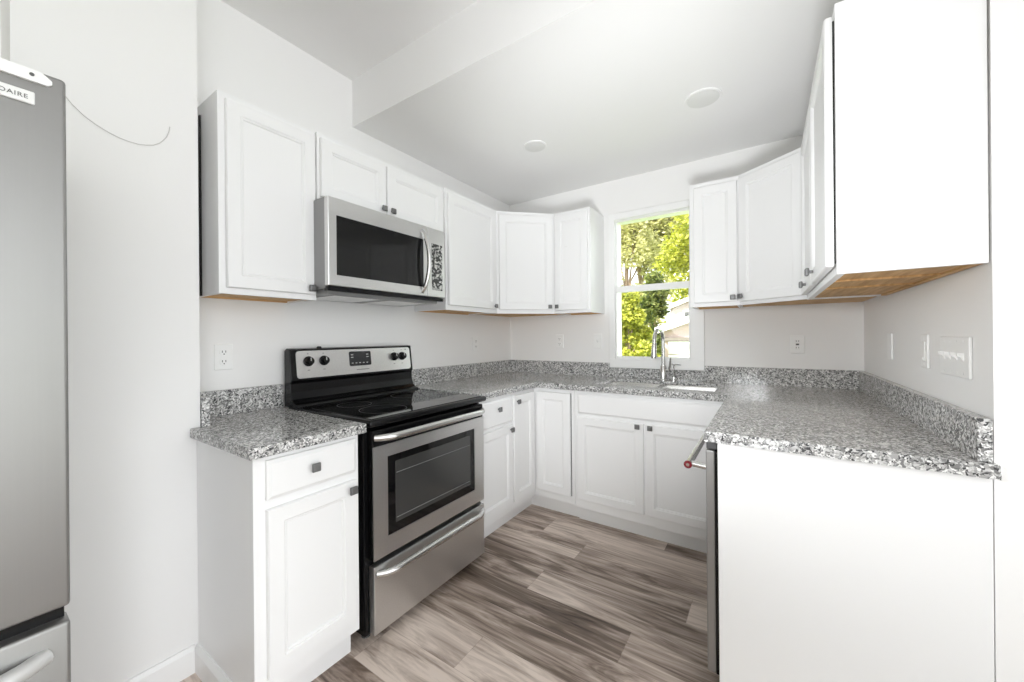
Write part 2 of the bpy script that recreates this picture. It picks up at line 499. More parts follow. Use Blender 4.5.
sash(1.575, WZ1 - 0.006, 0.021, 0.005, 0.03, 0.008); sash(WZ0 + 0.010, 1.620, -0.007, 0.008, 0.014, 0.047)

# ------------------------------------------------------------------ shared cabinet pieces
def knob_mb(x, y, z):
    """square pewter knob on a short stem, projecting towards -y"""
    k = MB()
    k.cyl((x, y, z), (x, y - 0.014, z), 0.006, 0.006, 12)
    s = 0.0145
    k.loops([(x - s * .8, x + s * .8, z - s * .8, z + s * .8, y - 0.012), (x - s, x + s, z - s, z + s, y - 0.015),
             (x - s, x + s, z - s, z + s, y - 0.022), (x - s * .75, x + s * .75, z - s * .75, z + s * .75, y - 0.026)])
    return k
def add_door(root, x0, x1, z0, z1, y=0.0, knob=None, rail=0.048, name='door'):
    d = MB().door(x0, x1, z0, z1, y, rail=rail).build(name, M['cab'], root)
    if knob: knob_mb(knob[0], y - 0.019, knob[1]).build('knob', M['knob'], d, bevel=0.003)
    return d
def add_drawer(root, x0, x1, z0, z1, y=0.0, knob=None, name='drawer'):
    d = MB().slab(x0, x1, z0, z1, y).build(name, M['cab'], root)
    if knob: knob_mb(knob[0], y - 0.019, knob[1]).build('knob', M['knob'], d, bevel=0.003)
    return d

LEFT, RIGHT = math.pi / 2, -math.pi / 2
TOE, BASE_H = 0.112, 0.8785

# ---- base cabinet beside the refrigerator (faces +x); local x runs along +y of the room, local y into the wall
yb0, yb1, xf = -2.420, -2.058, 0.672
bl = thing('base_cabinet', 'narrow white base cabinet with one drawer and one door, left of the range', 'cabinet', (xf, yb0, 0), LEFT)
w = yb1 - yb0; dep = xf - XL - 0.003; nt = YK + 0.004 - yb0
ZL = 0.870
m = MB(); m.prism([(0, 0), (w, 0), (w, xf - 0.004), (nt, xf - 0.004), (nt, dep), (0, dep)], TOE, ZL)
m.prism([(0.018, 0.055), (w - 0.002, 0.055), (w - 0.002, xf - 0.004), (nt, xf - 0.004), (nt, dep), (0.018, dep)], 0, TOE)
m.box(0, 0.018, 0.02, dep, 0, TOE)
m.build('body', M['cab'], bl)
add_drawer(bl, 0.034, w - 0.016, 0.727, 0.852, knob=(w / 2 - 0.002, 0.795))
add_door(bl, 0.034, w - 0.016, 0.165, 0.697, knob=(w - 0.042, 0.668))
m = MB()   # moulding along the end panel
m.profile([(-0.014, 0), (0, 0), (0, 0.098), (-0.005, 0.098), (-0.014, 0.078)], 1, 0.02, dep)
m.build('base_moulding', M['trim'], bl)

# ---- drawer base right of the range
yb0, yb1, xf = -1.262, -0.905, 0.61
bd = thing('base_cabinet', 'white base cabinet with drawer over door, between range and corner cabinet', 'cabinet', (xf, yb0, 0), LEFT)
w = yb1 - yb0
m = MB(); m.box(0, w, 0, xf - 0.004, TOE, BASE_H, 0.001); m.box(0, w, 0.072, xf - 0.004, 0, TOE)
m.build('body', M['cab'], bd)
add_drawer(bd, 0.010, w - 0.008, 0.692, 0.852, knob=(w / 2 + 0.01, 0.795))
add_door(bd, 0.010, w - 0.008, 0.165, 0.672, knob=(w - 0.035, 0.645))

# ---- corner base cabinet with a folding pair of doors
bc = thing('corner_base_cabinet', 'white inside-corner base cabinet with a hinged pair of doors meeting in the corner', 'cabinet', (0.61, -0.61, 0), 0)
m = MB()
m.prism([(0, 0), (0.31, 0), (0.31, 0.606), (-0.606, 0.606), (-0.606, -0.294), (0, -0.294)], TOE, BASE_H)
m.prism([(-0.072, 0.072), (0.31, 0.072), (0.31, 0.606), (-0.606, 0.606), (-0.606, -0.294), (-0.072, -0.294)], 0, TOE)
m.build('body', M['cab'], bc)
d = MB().door(0.026, 0.284, 0.165, 0.852, 0.0, rail=0.05).build('door', M['cab'], bc)
d2 = MB().door(0.0, 0.258, 0.165, 0.852, 0.0, rail=0.05).xf(Matrix.Translation((0, -0.286, 0)) @ Matrix.Rotation(LEFT, 4, 'Z')).build('door', M['cab'], bc)
kb = knob_mb(0.035, -0.019, 0.812).xf(Matrix.Translation((0, -0.286, 0)) @ Matrix.Rotation(LEFT, 4, 'Z')).build('knob', M['knob'], d2, bevel=0.003)
m = MB(); m.box(0.2845, 0.2875, -0.004, 0.0, 0.165, 0.852); m.build('door_gap', M['gap'], bc)

# ---- sink base
bs = thing('sink_base_cabinet', 'wide white sink base cabinet with false front above two doors, under the window', 'cabinet', (0.922, -0.61, 0), 0)
w = 0.884
m = MB(); m.box(0, w, 0, 0.018, TOE - 0.012, BASE_H, 0.001); m.box(0, 0.018, 0.018, 0.606, TOE - 0.012, BASE_H)
m.box(w - 0.018, w, 0.018, 0.606, TOE - 0.012, BASE_H); m.box(0.018, w - 0.018, 0.018, 0.606, TOE, TOE + 0.018)
m.box(0.0, w, 0.060, 0.075, 0, TOE)
m.build('body', M['cab'], bs)
MB().slab(0.028, w - 0.014, 0.728, 0.856, 0.0).build('false_drawer_front', M['cab'], bs)
add_door(bs, 0.024, 0.4495, 0.165, 0.706, knob=(0.418, 0.690))
add_door(bs, 0.4605, w - 0.014, 0.165, 0.706, knob=(0.492, 0.690))

# ---- peninsula end panel
pe = thing('cabinet_end_panel', 'plain white end panel of the counter run, beside the dishwasher', 'panel', (1.850, END + 0.016, 0), 0)
m = MB(); m.box(0, W - 1.850 - 0.003, -0.018, 0.0, 0.0, BASE_H, 0.0012); m.build('panel', M['cab'], pe)

# ------------------------------------------------------------------ worktops
CT0, CT1 = 0.8795, 0.9145
cl = thing('countertop', 'short speckled grey granite countertop over the narrow base cabinet left of the range', 'countertop', (XL, -2.447, 0.87))
m = MB(); yA, yB = -2.441, -2.040
m.prism([(XL + 0.002, yA), (0.705, yA), (0.705, yB), (0.002, yB), (0.002, YK + 0.002), (XL + 0.002, YK + 0.002)], 0.8705, 0.906)
m.build('slab', M['granite'], cl, bevel=0.004, off=cl.location)
m = MB(); t = 0.026
m.box(0.002, 0.002 + t, YK + 0.002 + t, -2.024, 0.906, 1.014)
m.build('backsplash', M['granite'], cl, bevel=0.002, off=cl.location)

m = MB(); m.box(0.002, XL + 0.012, YK + 0.002, YK + 0.002 + t, 0.906, 1.014)
m.build('side_splash', M['granite'], cl, bevel=0.002, off=cl.location)

cm = thing('countertop', 'long U-shaped speckled grey granite countertop around the sink', 'countertop', (0.0, 0.0, CT0))
PX, PY = 1.813, -1.535
xs = [0.002, 0.645, 1.030, 1.737, PX, W - 0.002, W + 0.004]
ys = [PY, END - 0.0005, -1.268, -0.642, -0.505, -0.140, -0.002]
def fill(i, j):
    x = (xs[i] + xs[i + 1]) / 2; y = (ys[j] + ys[j + 1]) / 2
    if x > W - 0.002: return y < END
    if 1.030 < x < 1.737 and -0.505 < y < -0.140: return False
    if y > -0.642: return True
    if x < 0.645: return y > -1.268
    return x > PX
m = MB().cells(xs, ys, fill, CT0 + 0.014, CT1)
m.build('slab', M['granite'], cm, bevel=0.003, off=cm.location)
EW = 0.022
exs = [0.645 - EW, 0.645, PX, PX + EW, W + 0.004]; eys = [PY, PY + EW - 0.003, -1.268, -0.642, -0.642 + EW]
def efill(i, j):
    x = (exs[i] + exs[i + 1]) / 2; y = (eys[j] + eys[j + 1]) / 2
    if y > -0.642: return x < PX + EW
    if x < 0.645: return y > -1.268
    if PX < x < PX + EW: return True
    return x > PX and y < PY + EW - 0.003
m = MB().cells(exs, eys, efill, CT0, CT0 + 0.0142)
m.build('built_up_edge', M['granite'], cm, off=cm.location)
ts = 0.026
m = MB(); m.box(0.002, 0.002 + ts, -1.268, -0.002, CT1, 1.022); m.build('backsplash', M['granite'], cm, bevel=0.002, off=cm.location)
m = MB(); m.box(0.002 + ts, 0.956, -0.002 - ts, -0.002, CT1, 1.022)
m.box(0.956, 1.630, -0.002 - ts, -0.002, CT1, 0.986)
m.box(1.630, W - 0.002 - ts, -0.002 - ts, -0.002, CT1, 1.022)
m.build('backsplash', M['granite'], cm, off=cm.location)
m = MB(); m.box(W - 0.002 - ts, W - 0.002, END - 0.004, -0.002, CT1, 1.022); m.build('backsplash', M['granite'], cm, bevel=0.002, off=cm.location)

# ---- sink
sk = thing('kitchen_sink', 'stainless double-bowl undermount sink set into the counter under the window', 'sink', (1.383, -0.306, CT0))
m = MB()
def bowl(x0, x1, y0, y1, zt, zb):
    s_ = m
    L = []
    for (i, z) in ((0, zt), (0.004, zt - 0.01), (0.012, zb + 0.03), (0.035, zb)):
        L.append([s_.bm.verts.new(p) for p in ((x0 + i, y0 + i, z), (x1 - i, y0 + i, z), (x1 - i, y1 - i, z), (x0 + i, y1 - i, z))])
    for a, b in zip(L, L[1:]):
        for k in range(4): s_.bm.faces.new((a[k], a[(k + 1) % 4], b[(k + 1) % 4], b[k]))
    s_.bm.faces.new(L[-1])
ZR = CT0 + 0.0135
bowl(1.033, 1.372, -0.502, -0.143, ZR, 0.70)
bowl(1.408, 1.734, -0.502, -0.143, ZR, 0.70)
def flat(x0, x1, y0, y1, z): m.bm.faces.new([m.bm.verts.new(p) for p in ((x0, y0, z), (x1, y0, z), (x1, y1, z), (x0, y1, z))])
flat(1.010, 1.033, -0.525, -0.120, ZR); flat(1.734, 1.757, -0.525, -0.120, ZR); flat(1.372, 1.408, -0.502, -0.143, ZR)
flat(1.033, 1.734, -0.525, -0.502, ZR); flat(1.033, 1.734, -0.143, -0.120, ZR)
m.build('bowls', M['steel_s'], sk, smooth=True, off=sk.location)
for cx in (1.203, 1.570):
    m = MB(); m.lathe([(0.044, 0.7005), (0.044, 0.704), (0.030, 0.705), (0.028, 0.702)], (cx, -0.306, 0)); m.build('drain', M['chrome'], sk, off=sk.location)

# ---- faucet
fx, fy = 1.372, -0.090
fa = thing('kitchen_faucet', 'tall brushed gooseneck kitchen faucet with pull-down head behind the sink', 'faucet', (fx, fy, CT1))
m = MB(); m.lathe([(0.027, 0), (0.027, 0.006), (0.022, 0.012), (0.020, 0.10), (0.0165, 0.105), (0.0165, 0.11)], (0, 0, 0)); m.build('base', M['steel_s'], fa, smooth=True)
pts = [(0, 0, 0.105), (0, 0, 0.20), (0, 0, 0.285)]
for k in range(1, 13):
    a = math.pi * k / 12
    pts.append((-0.012 * (1 - math.cos(a)) / 2 * 2, -0.075 + 0.075 * math.cos(a), 0.285 + 0.078 * math.sin(a)))
pts.append((-0.024, -0.152, 0.262))
m = MB(); m.tube(pts, 0.0125, 14); m.build('spout', M['steel_s'], fa, smooth=True)
m = MB(); m.tube([(-0.024, -0.152, 0.266), (-0.0245, -0.154, 0.245), (-0.026, -0.160, 0.18), (-0.026, -0.161, 0.165)], [0.014, 0.0155, 0.019, 0.017], 16); m.build('spray_head', M['steel_s'], fa, smooth=True)
m = MB(); m.tube([(0.018, 0, 0.075), (0.036, 0, 0.078)], 0.010, 12); m.tube([(0.036, 0, 0.078), (0.044, -0.004, 0.10), (0.052, -0.012, 0.165)], [0.007, 0.0065, 0.005], 10); m.build('lever_handle', M['steel_s'], fa, smooth=True)

wd = thing('drinking_water_tap', 'slim small L-shaped steel tap standing right of the tall faucet', 'tap', (1.440, -0.085, CT1))
m = MB(); m.lathe([(0.016, 0), (0.016, 0.006), (0.008, 0.012), (0.006, 0.03)], (0, 0, 0), n=18); m.build('base', M['chrome'], wd, smooth=True)
m = MB(); m.tube([(0, 0, 0.025), (0, 0, 0.10), (0.004, -0.002, 0.112), (0.014, -0.006, 0.116), (0.052, -0.02, 0.116)], 0.0042, 10); m.tube([(0, 0, 0.112), (-0.012, 0.003, 0.118)], 0.004, 8); m.build('spout', M['chrome'], wd, smooth=True)

# ------------------------------------------------------------------ wall cabinets
ZB, ZT = 1.4125, 2.190
def under_panel(poly, root, rail_in=0.018, batten=None, z=ZB + 0.004):
    """unpainted plywood underside, slightly recessed"""
    m = MB(); m.prism(poly, z, z + 0.008); return m.build('underside', M['wood'], root)

def box_upper(root, w, d0, d1, z0, z1, wood=True):
    """body of a straight wall cabinet; d0/d1: depth at its left/right end; open-bottomed shell plus wooden underside"""
    m = MB(); lip = 0.010
    m.prism([(0, 0), (w, 0), (w, d1), (0, d0)], z0 + lip + 0.008, z1)
    m.box(0, w, 0, 0.019, z0, z0 + lip + 0.008)
    m.prism([(0, 0.019), (0.016, 0.019), (0.016, d0 + (d1 - d0) * 0.016 / w), (0, d0)], z0, z0 + lip + 0.008)
    m.prism([(w - 0.016, 0.019), (w, 0.019), (w, d1), (w - 0.016, d1 - (d1 - d0) * 0.016 / w)], z0, z0 + lip + 0.008)
    m.build('body', M['cab'], root)
    e = 0.0165
    m = MB(); m.prism([(e, 0.0195), (w - e, 0.0195), (w - e, d1 - (d1 - d0) * e / w - 0.001), (e, d0 + (d1 - d0) * e / w - 0.001)], z0 + 0.007, z0 + lip + 0.0075)
    m.build('underside', M['wood'], root)
    m = MB(); dm = min(d0, d1)
    m.prism([(e, d0 - 0.020 + (d1 - d0) * e / w), (w - e, d1 - 0.020 - (d1 - d0) * e / w), (w - e, d1 - 0.002 - (d1 - d0) * e / w), (e, d0 - 0.002 + (d1 - d0) * e / w)], z0 + 0.0005, z0 + 0.007)
    m.build('hanging_rail', M['wood'], root)

# left of the microwave
y0, y1, xf = -2.362, -1.985, 0.256
u1 = thing('wall_cabinet', 'white single-door wall cabinet left of the microwave, nearest the refrigerator', 'cabinet', (xf, y0, 0), LEFT)
w = y1 - y0; d0 = xf - wall_x(y0) - 0.004; d1 = xf - wall_x(y1) - 0.004
box_upper(u1, w, d0, d1, ZB, ZT)
add_door(u1, 0.022, w - 0.008, ZB + 0.024, ZT - 0.026, knob=(w - 0.036, ZB + 0.050))
m = MB(); m.box(-0.005, -0.0005, 0.166, 0.180, ZB, ZT - 0.045); m.build('gap_shade_strip', M['gap'], u1)  # dark strip colours in the shade of the gap between cabinet and wall

# above the microwave
y0, y1, xf = -1.984, -1.166, 0.272
u2 = thing('wall_cabinet', 'short white two-door wall cabinet directly above the microwave', 'cabinet', (xf, y0, 0), LEFT)
w = y1 - y0; d0 = xf - wall_x(y0) - 0.004; d1 = xf - wall_x(y1) - 0.004
Z2 = 1.880
box_upper(u2, w, d0, d1, Z2, ZT)
add_door(u2, 0.010, 0.370, Z2 + 0.012, ZT - 0.026, knob=(0.346, Z2 + 0.044), rail=0.05)
add_door(u2, 0.378, w - 0.012, Z2 + 0.012, ZT - 0.026, knob=(0.404, Z2 + 0.044), rail=0.05)

# right of the microwave
y0, y1, xf = -1.165, -0.612, 0.290
u3 = thing('wall_cabinet', 'white single-door wall cabinet right of the microwave, before the angled corner', 'cabinet', (xf, y0, 0), LEFT)
w = y1 - y0
box_upper(u3, w, xf - 0.004, xf - 0.004, ZB, ZT)
add_door(u3, 0.016, w - 0.030, ZB + 0.030, ZT - 0.030, knob=(w - 0.052, ZB + 0.052))

def corner_upper(root, poly_local, w, sidewall):
    m = MB(); m.prism(poly_local, ZB + 0.018, ZT)
    m.box(0, w, 0, 0.019, ZB, ZB + 0.018)
    m.build('body', M['cab'], root)
    inner = [(p[0] * 0.985 + 0.0075 * w, 0.0195 if abs(p[1]) < 1e-6 else p[1] - 0.002) for p in poly_local]
    m = MB(); m.prism(inner, ZB + 0.006, ZB + 0.0175); m.build('underside', M['wood'], root)

def to_local(pts, o, rz):
    c, s_ = math.cos(-rz), math.sin(-rz)
    return [((x - o[0]) * c - (y - o[1]) * s_, (x - o[0]) * s_ + (y - o[1]) * c) for x, y in pts]

# angled corner, left
a, b = (0.290, -0.611), (0.611, -0.290)
rz = math.atan2(b[1] - a[1], b[0] - a[0]); w = math.hypot(b[0] - a[0], b[1] - a[1])
u4 = thing('corner_wall_cabinet', 'angled white corner wall cabinet in the corner left of the window', 'cabinet', (*a, 0), rz)
pl = to_local([a, b, (0.611, -0.004), (0.004, -0.004), (0.004, -0.611)], a, rz)
pl[0] = (0, 0); pl[1] = (w, 0)
corner_upper(u4, pl, w, None)
add_door(u4, 0.018, w - 0.018, ZB + 0.028, ZT - 0.028, knob=(w - 0.045, ZB + 0.052))

# beside the window, left
u5 = thing('wall_cabinet', 'white single-door wall cabinet immediately left of the window', 'cabinet', (0.612, -0.290, 0), 0)
w = 0.300
box_upper(u5, w, 0.286, 0.286, ZB, ZT)
add_door(u5, 0.014, w - 0.018, ZB + 0.022, ZT - 0.028, knob=(0.038, ZB + 0.052))
m = MB(); m.box(0.095, 0.118, -0.0105, -0.009, 1.915, 1.922); m.build('door_mark', M['badge'], u5)

# beside the window, right
u6 = thing('wall_cabinet', 'white single-door wall cabinet immediately right of the window', 'cabinet', (1.585, -0.290, 0), 0)
w = 0.270
box_upper(u6, w, 0.264, 0.264, ZB, ZT)
add_door(u6, 0.024, w - 0.010, ZB + 0.024, ZT - 0.030, knob=(w - 0.034, ZB + 0.048))

# angled corner, right
a, b = (1.856, -0.290), (2.160, -0.520)
rz = math.atan2(b[1] - a[1], b[0] - a[0]); w = math.hypot(b[0] - a[0], b[1] - a[1])
u7 = thing('corner_wall_cabinet', 'angled white corner wall cabinet in the corner right of the window', 'cabinet', (*a, 0), rz)
pl = to_local([a, b, (W - 0.004, -0.520), (W - 0.004, -0.004), (1.856, -0.004)], a, rz)
pl[0] = (0, 0); pl[1] = (w, 0)
corner_upper(u7, pl, w, None)
add_door(u7, 0.010, w - 0.012, ZB + 0.020, ZT - 0.026, knob=(0.030, ZB + 0.050))

# right wall
u8 = thing('wall_cabinet', 'white two-door wall cabinet on the right wall with a tall blank side', 'cabinet', (2.160, -0.5215, 0), RIGHT)
w = 0.986
box_upper(u8, w, W - 2.160 - 0.004, W - 2.160 - 0.004, ZB - 0.004, ZT)
add_door(u8, 0.016, 0.484, ZB + 0.020, ZT - 0.026, y=-0.005, knob=(0.275, ZB + 0.045))
add_door(u8, 0.496, w - 0.012, ZB + 0.020, ZT - 0.026, y=-0.005, knob=(0.600, ZB + 0.058))
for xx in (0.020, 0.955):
    m = MB(); m.box(xx, xx + 0.012, -0.005, 0.0, ZB + 0.03, ZT - 0.036); m.build('door_gap_shade', M['gap'], u8)  # dark filler strips paint the shade in the gap behind the doors
for xx in (0.49, 0.745):
    m = MB(); m.box(xx, xx + 0.010, 0.020, W - 2.160 - 0.026, ZB - 0.003, ZB + 0.003); m.build('batten', M['wood'], u8)

# ------------------------------------------------------------------ range
yr0, yr1 = -2.016, -1.275
RX = 0.645                    # front face of the range body (door stands proud of it)
RB = 0.030
rg = thing('range', 'freestanding stainless steel and black electric range between the base cabinets', 'range', (RX, yr0, 0), LEFT)
w = yr1 - yr0; D = RX - RB
m = MB(); m.box(0, w, 0.0, D, 0.035, 0.868, 0.003)
m.build('body', M['black'], rg)
for fxx in (0.04, w - 0.04):
    for fyy in (0.05, D - 0.05):
        m = MB(); m.cyl((fxx, fyy, 0), (fxx, fyy, 0.036), 0.018, 0.014, 14); m.build('foot', M['dark_grey'], rg)
# cooktop
m = MB(); m.box(-0.004, w + 0.004, -0.050, D - 0.03, 0.880, 0.908, 0.009, 3); m.build('cooktop_frame', M['black'], rg, smooth=True)
m = MB(); m.box(0.020, w - 0.020, -0.028, D - 0.075, 0.9080, 0.9105, 0.001); ck = m.build('cooktop_glass', M['glass_black'], rg)
for cx, cy, r_ in ((0.19, 0.12, 0.105), (0.54, 0.12, 0.085), (0.19, 0.34, 0.08), (0.54, 0.34, 0.105)):
    m = MB()
    n = 40
    o_ = [m.bm.verts.new((cx + r_ * math.cos(2 * math.pi * k / n), cy + r_ * math.sin(2 * math.pi * k / n), 0.91065)) for k in range(n)]
    i_ = [m.bm.verts.new((cx + (r_ - 0.003) * math.cos(2 * math.pi * k / n), cy + (r_ - 0.003) * math.sin(2 * math.pi * k / n), 0.91065)) for k in range(n)]
    for k in range(n): m.bm.faces.new((o_[k], o_[(k + 1) % n], i_[(k + 1) % n], i_[k]))
    m.build('burner_ring', M['dark_grey'], ck)
# backguard: lower glossy riser, upper console leaning back
yb = D - 0.085
m = MB()
m.profile([(yb - 0.034, 0.905), (D, 0.905), (D, 1.176), (D - 0.020, 1.188), (D - 0.048, 1.184), (yb + 0.018, 1.030), (yb + 0.030, 1.018), (yb + 0.026, 0.975), (yb + 0.014, 0.942), (yb - 0.008, 0.926), (yb - 0.030, 0.920)], 0, -0.006, w + 0.006)
bg = m.build('backguard', M['black'], rg, bevel=0.003)
sl = Vector((0, (D - 0.048) - (yb + 0.018), 1.184 - 1.030)); ln = sl.length; ang = math.atan2(sl.y, sl.z)
# local frame on the sloping console: u along width, v up the slope, outward normal towards the cook
def rrect(x0, x1, z0, z1, r, n=5):
    out = []
    for cx, cz, a0 in ((x1 - r, z0 + r, -90), (x1 - r, z1 - r, 0), (x0 + r, z1 - r, 90), (x0 + r, z0 + r, 180)):
        for k in range(n + 1):
            a = R(a0 + 90 * k / n); out.append((cx + r * math.cos(a), cz + r * math.sin(a)))
    return out
def console(mb): return mb.xf(Matrix.Translation((0, yb + 0.018, 1.030)) @ Matrix.Rotation(-ang, 4, 'X'))
m = MB(); m.profile(rrect(0.022, w - 0.012, 0.010, ln - 0.010, 0.016), 1, -0.0035, 0.002); cp = console(m).build('console_panel', M['steel_h'], rg)
m = MB(); m.profile(rrect(0.304, 0.440, 0.052, 0.132, 0.008), 1, -0.0065, -0.003); dp = console(m).build('display', M['display'], rg)
m = MB()
for k in range(5): m.box(0.316 + k * 0.023, 0.326 + k * 0.023, -0.0072, -0.0062, 0.066, 0.070)
for xx in (0.314, 0.410):
    for zz in (0.098, 0.112): m.box(xx, xx + 0.014, -0.0072, -0.0062, zz, zz + 0.004)
console(m).split('key_legend', M['print_'], dp)
for kx in (0.080, 0.160, 0.604, 0.664):
    m = MB(); m.lathe([(0.025, 0.003), (0.025, 0.010), (0.021, 0.013), (0.019, 0.028), (0.016, 0.031)], (0, 0, 0), axis=1, n=24)
    m.xf(Matrix.Translation((kx, 0, 0.092)) @ Matrix.Scale(-1, 4, (0, 1, 0)))
    kn = console(m).build('control_knob', M['black'], rg, smooth=True)
    m = MB(); m.box(kx - 0.002, kx + 0.002, -0.0335, -0.0305, 0.092, 0.108); console(m).build('pointer', M['print_'], kn)
m = MB()
for kx in (0.080, 0.160, 0.604, 0.664):
    m.box(kx - 0.004, kx + 0.004, -0.0042, -0.0034, 0.128, 0.132); m.box(kx - 0.006, kx + 0.006, -0.0042, -0.0034, 0.046, 0.050)
m.lathe([(0.005, 0.003), (0.005, 0.005)], (0.695, -0.009, 0.132), axis=1, n=12)
m.box(0.345, 0.425, -0.0042, -0.0034, 0.028, 0.033)
console(m).split('panel_mark', M['grey'], cp)
m = MB(); m.lathe([(0.012, 1.180), (0.012, 1.191), (0.008, 1.195)], (0.150, D - 0.034, 0), n=16); m.build('vent_cap', M['black'], rg, smooth=True)
# oven door
FD = -0.036
m = MB(); m.box(0.020, w - 0.010, FD + 0.004, -0.001, 0.338, 0.864, 0.003); od = m.build('oven_door', M['black'], rg)
m = MB(); gx0, gx1, gz0, gz1 = 0.090, w - 0.088, 0.415, 0.745
m.frame((0.020, w - 0.010, 0.340, 0.796), (gx0, gx1, gz0, gz1), FD, FD + 0.006)
m.build('steel_frame', M['steel_h'], od)
m = MB(); m.box(gx0 + 0.001, gx1 - 0.001, FD + 0.002, FD + 0.006, gz0 + 0.001, gz1 - 0.001); m.build('window_border', M['glass_black'], od)
m = MB(); m.box(gx0 + 0.040, gx1 - 0.035, FD + 0.001, FD + 0.003, gz0 + 0.040, gz1 - 0.030, 0.0005); m.build('oven_window', M['oven_glass'], od)
for zz in (0.475, 0.665):
    m = MB(); m.cyl((gx0 + 0.045, FD + 0.0008, zz), (gx1 - 0.04, FD + 0.0008, zz), 0.0012, n=8); m.build('oven_rack', M['grey'], od)
def bow_handle(x0, x1, z, y, out, r, sag=0.0):
    pts = []
    n = 22
    for k in range(n + 1):
        t = k / n; u = min(1.0, min(t, 1 - t) / 0.10); e = math.sin(u * math.pi / 2)
        pts.append((x0 + (x1 - x0) * t, y - out * e, z - sag * math.sin(math.pi * t)))
    return MB().tube(pts, r, 14)
m = bow_handle(0.030, w - 0.020, 0.834, FD + 0.004, 0.042, 0.0155)
m.build('handle', M['steel_s'], od, smooth=True)
# storage drawer
m = MB(); m.box(0.020, w - 0.010, FD, -0.001, 0.042, 0.316, 0.004, 2); dr = m.build('storage_drawer', M['steel_h'], rg)
m = bow_handle(0.036, w - 0.026, 0.284, FD + 0.004, 0.036, 0.0155, 0.0); m.build('handle', M['steel_s'], dr, smooth=True)

# ------------------------------------------------------------------ over-the-range microwave
ym0, ym1, MX = -2.006, -1.276, 0.392
mw = thing('microwave_oven', 'stainless over-the-range microwave mounted above the range', 'microwave', (MX, ym0, 1.459), LEFT)
w = ym1 - ym0; H = 0.408
dm = MX - wall_x(ym0) - 0.006
m = MB(); m.box(0.002, w - 0.002, 0.030, dm, 0.0, H, 0.003); m.build('body', M['grey'], mw)
dw = 0.590
m = MB(); m.box(0, dw, 0.0, 0.030, 0.010, H - 0.002, 0.004, 2); md_ = m.build('door', M['steel_h'], mw)
m = MB(); m.box(0.040, 0.560, -0.0015, 0.004, 0.060, 0.328, 0.0015); m.build('window', M['micro_glass'], md_)
m = MB(); m.box(dw + 0.003, w, 0.0, 0.030, 0.010, H - 0.002, 0.004, 2); cpn = m.build('control_panel', M['steel_h'], mw)
m = MB(); m.box(dw + 0.032, w - 0.022, -0.0015, 0.003, 0.050, 0.318, 0.001); m.build('keypad', M['keypad'], cpn)
pts = []
for k in range(19):
    t = k / 18; pts.append((dw - 0.040 + 0.010 * math.sin(math.pi * t), 0.002 - 0.048 * math.sin(math.pi * t) ** 0.6, 0.030 + 0.345 * t))
m = MB(); m.tube(pts, 0.0115, 12); m.build('handle', M['steel_s'], md_, smooth=True)
m = MB(); m.box(0.004, w - 0.004, 0.012, 0.040, -0.010, 0.008, 0.002); m.build('vent_lip', M['black'], mw)
m = MB(); m.box(0.02, w - 0.02, 0.045, dm - 0.01, -0.022, 0.0, 0.004)
bt = m.build('bottom_plate', M['grey'], mw)
for k in range(2):
    m = MB()
    m.box(0.07 + k * 0.32, 0.33 + k * 0.32, 0.075, dm - 0.05, -0.0245, -0.0215); m.build('grease_filter', M['steel_s'], bt)

# ------------------------------------------------------------------ dishwasher
dwx, dy0, dy1 = 1.812, -0.905, -1.494
dsh = thing('dishwasher', 'stainless dishwasher seen edge-on under the counter, bar handle with red-ringed end', 'dishwasher', (dwx + 0.036, dy0, 0), RIGHT)
w = dy0 - dy1
m = MB(); m.box(0.004, w - 0.002, 0.0, 0.56, 0.02, 0.868); m.build('tub', M['black'], dsh)
m = MB(); m.box(0.002, w, -0.036, -0.009, 0.085, 0.842, 0.004, 2); dd = m.build('door', M['steel_v'], dsh)
m = MB(); m.box(0.002, w, -0.009, -0.0005, 0.085, 0.842); m.build('door_gasket', M['black'], dsh)
m = MB(); m.box(0.002, w, -0.034, -0.0005, 0.845, 0.874, 0.003); m.build('control_strip', M['dark_grey'], dsh)
hz, hy = 0.778, -0.094
m = MB(); m.cyl((0.03, hy, hz), (w - 0.012, hy, hz), 0.0125, n=18)
hd = m.build('handle', M['steel_s'], dd, smooth=True)
for px_ in (0.06, w - 0.032):
    m = MB(); m.cyl((px_, -0.034, hz - 0.004), (px_, hy, hz), 0.011, 0.010, 14); m.build('handle_post', M['steel_s'], hd, smooth=True)
m = MB(); m.cyl((w - 0.012, hy, hz), (w - 0.008, hy, hz), 0.0135, n=20); m.build('red_end_ring', M['red'], hd)
m = MB(); m.cyl((w - 0.0085, hy, hz), (w - 0.006, hy, hz), 0.0055, n=16); m.build('end_cap', M['chrome'], hd)
m = MB(); m.box(0.002, w, 0.04, 0.05, 0.0, 0.08); m.build('toe_panel', M['black'], dsh)

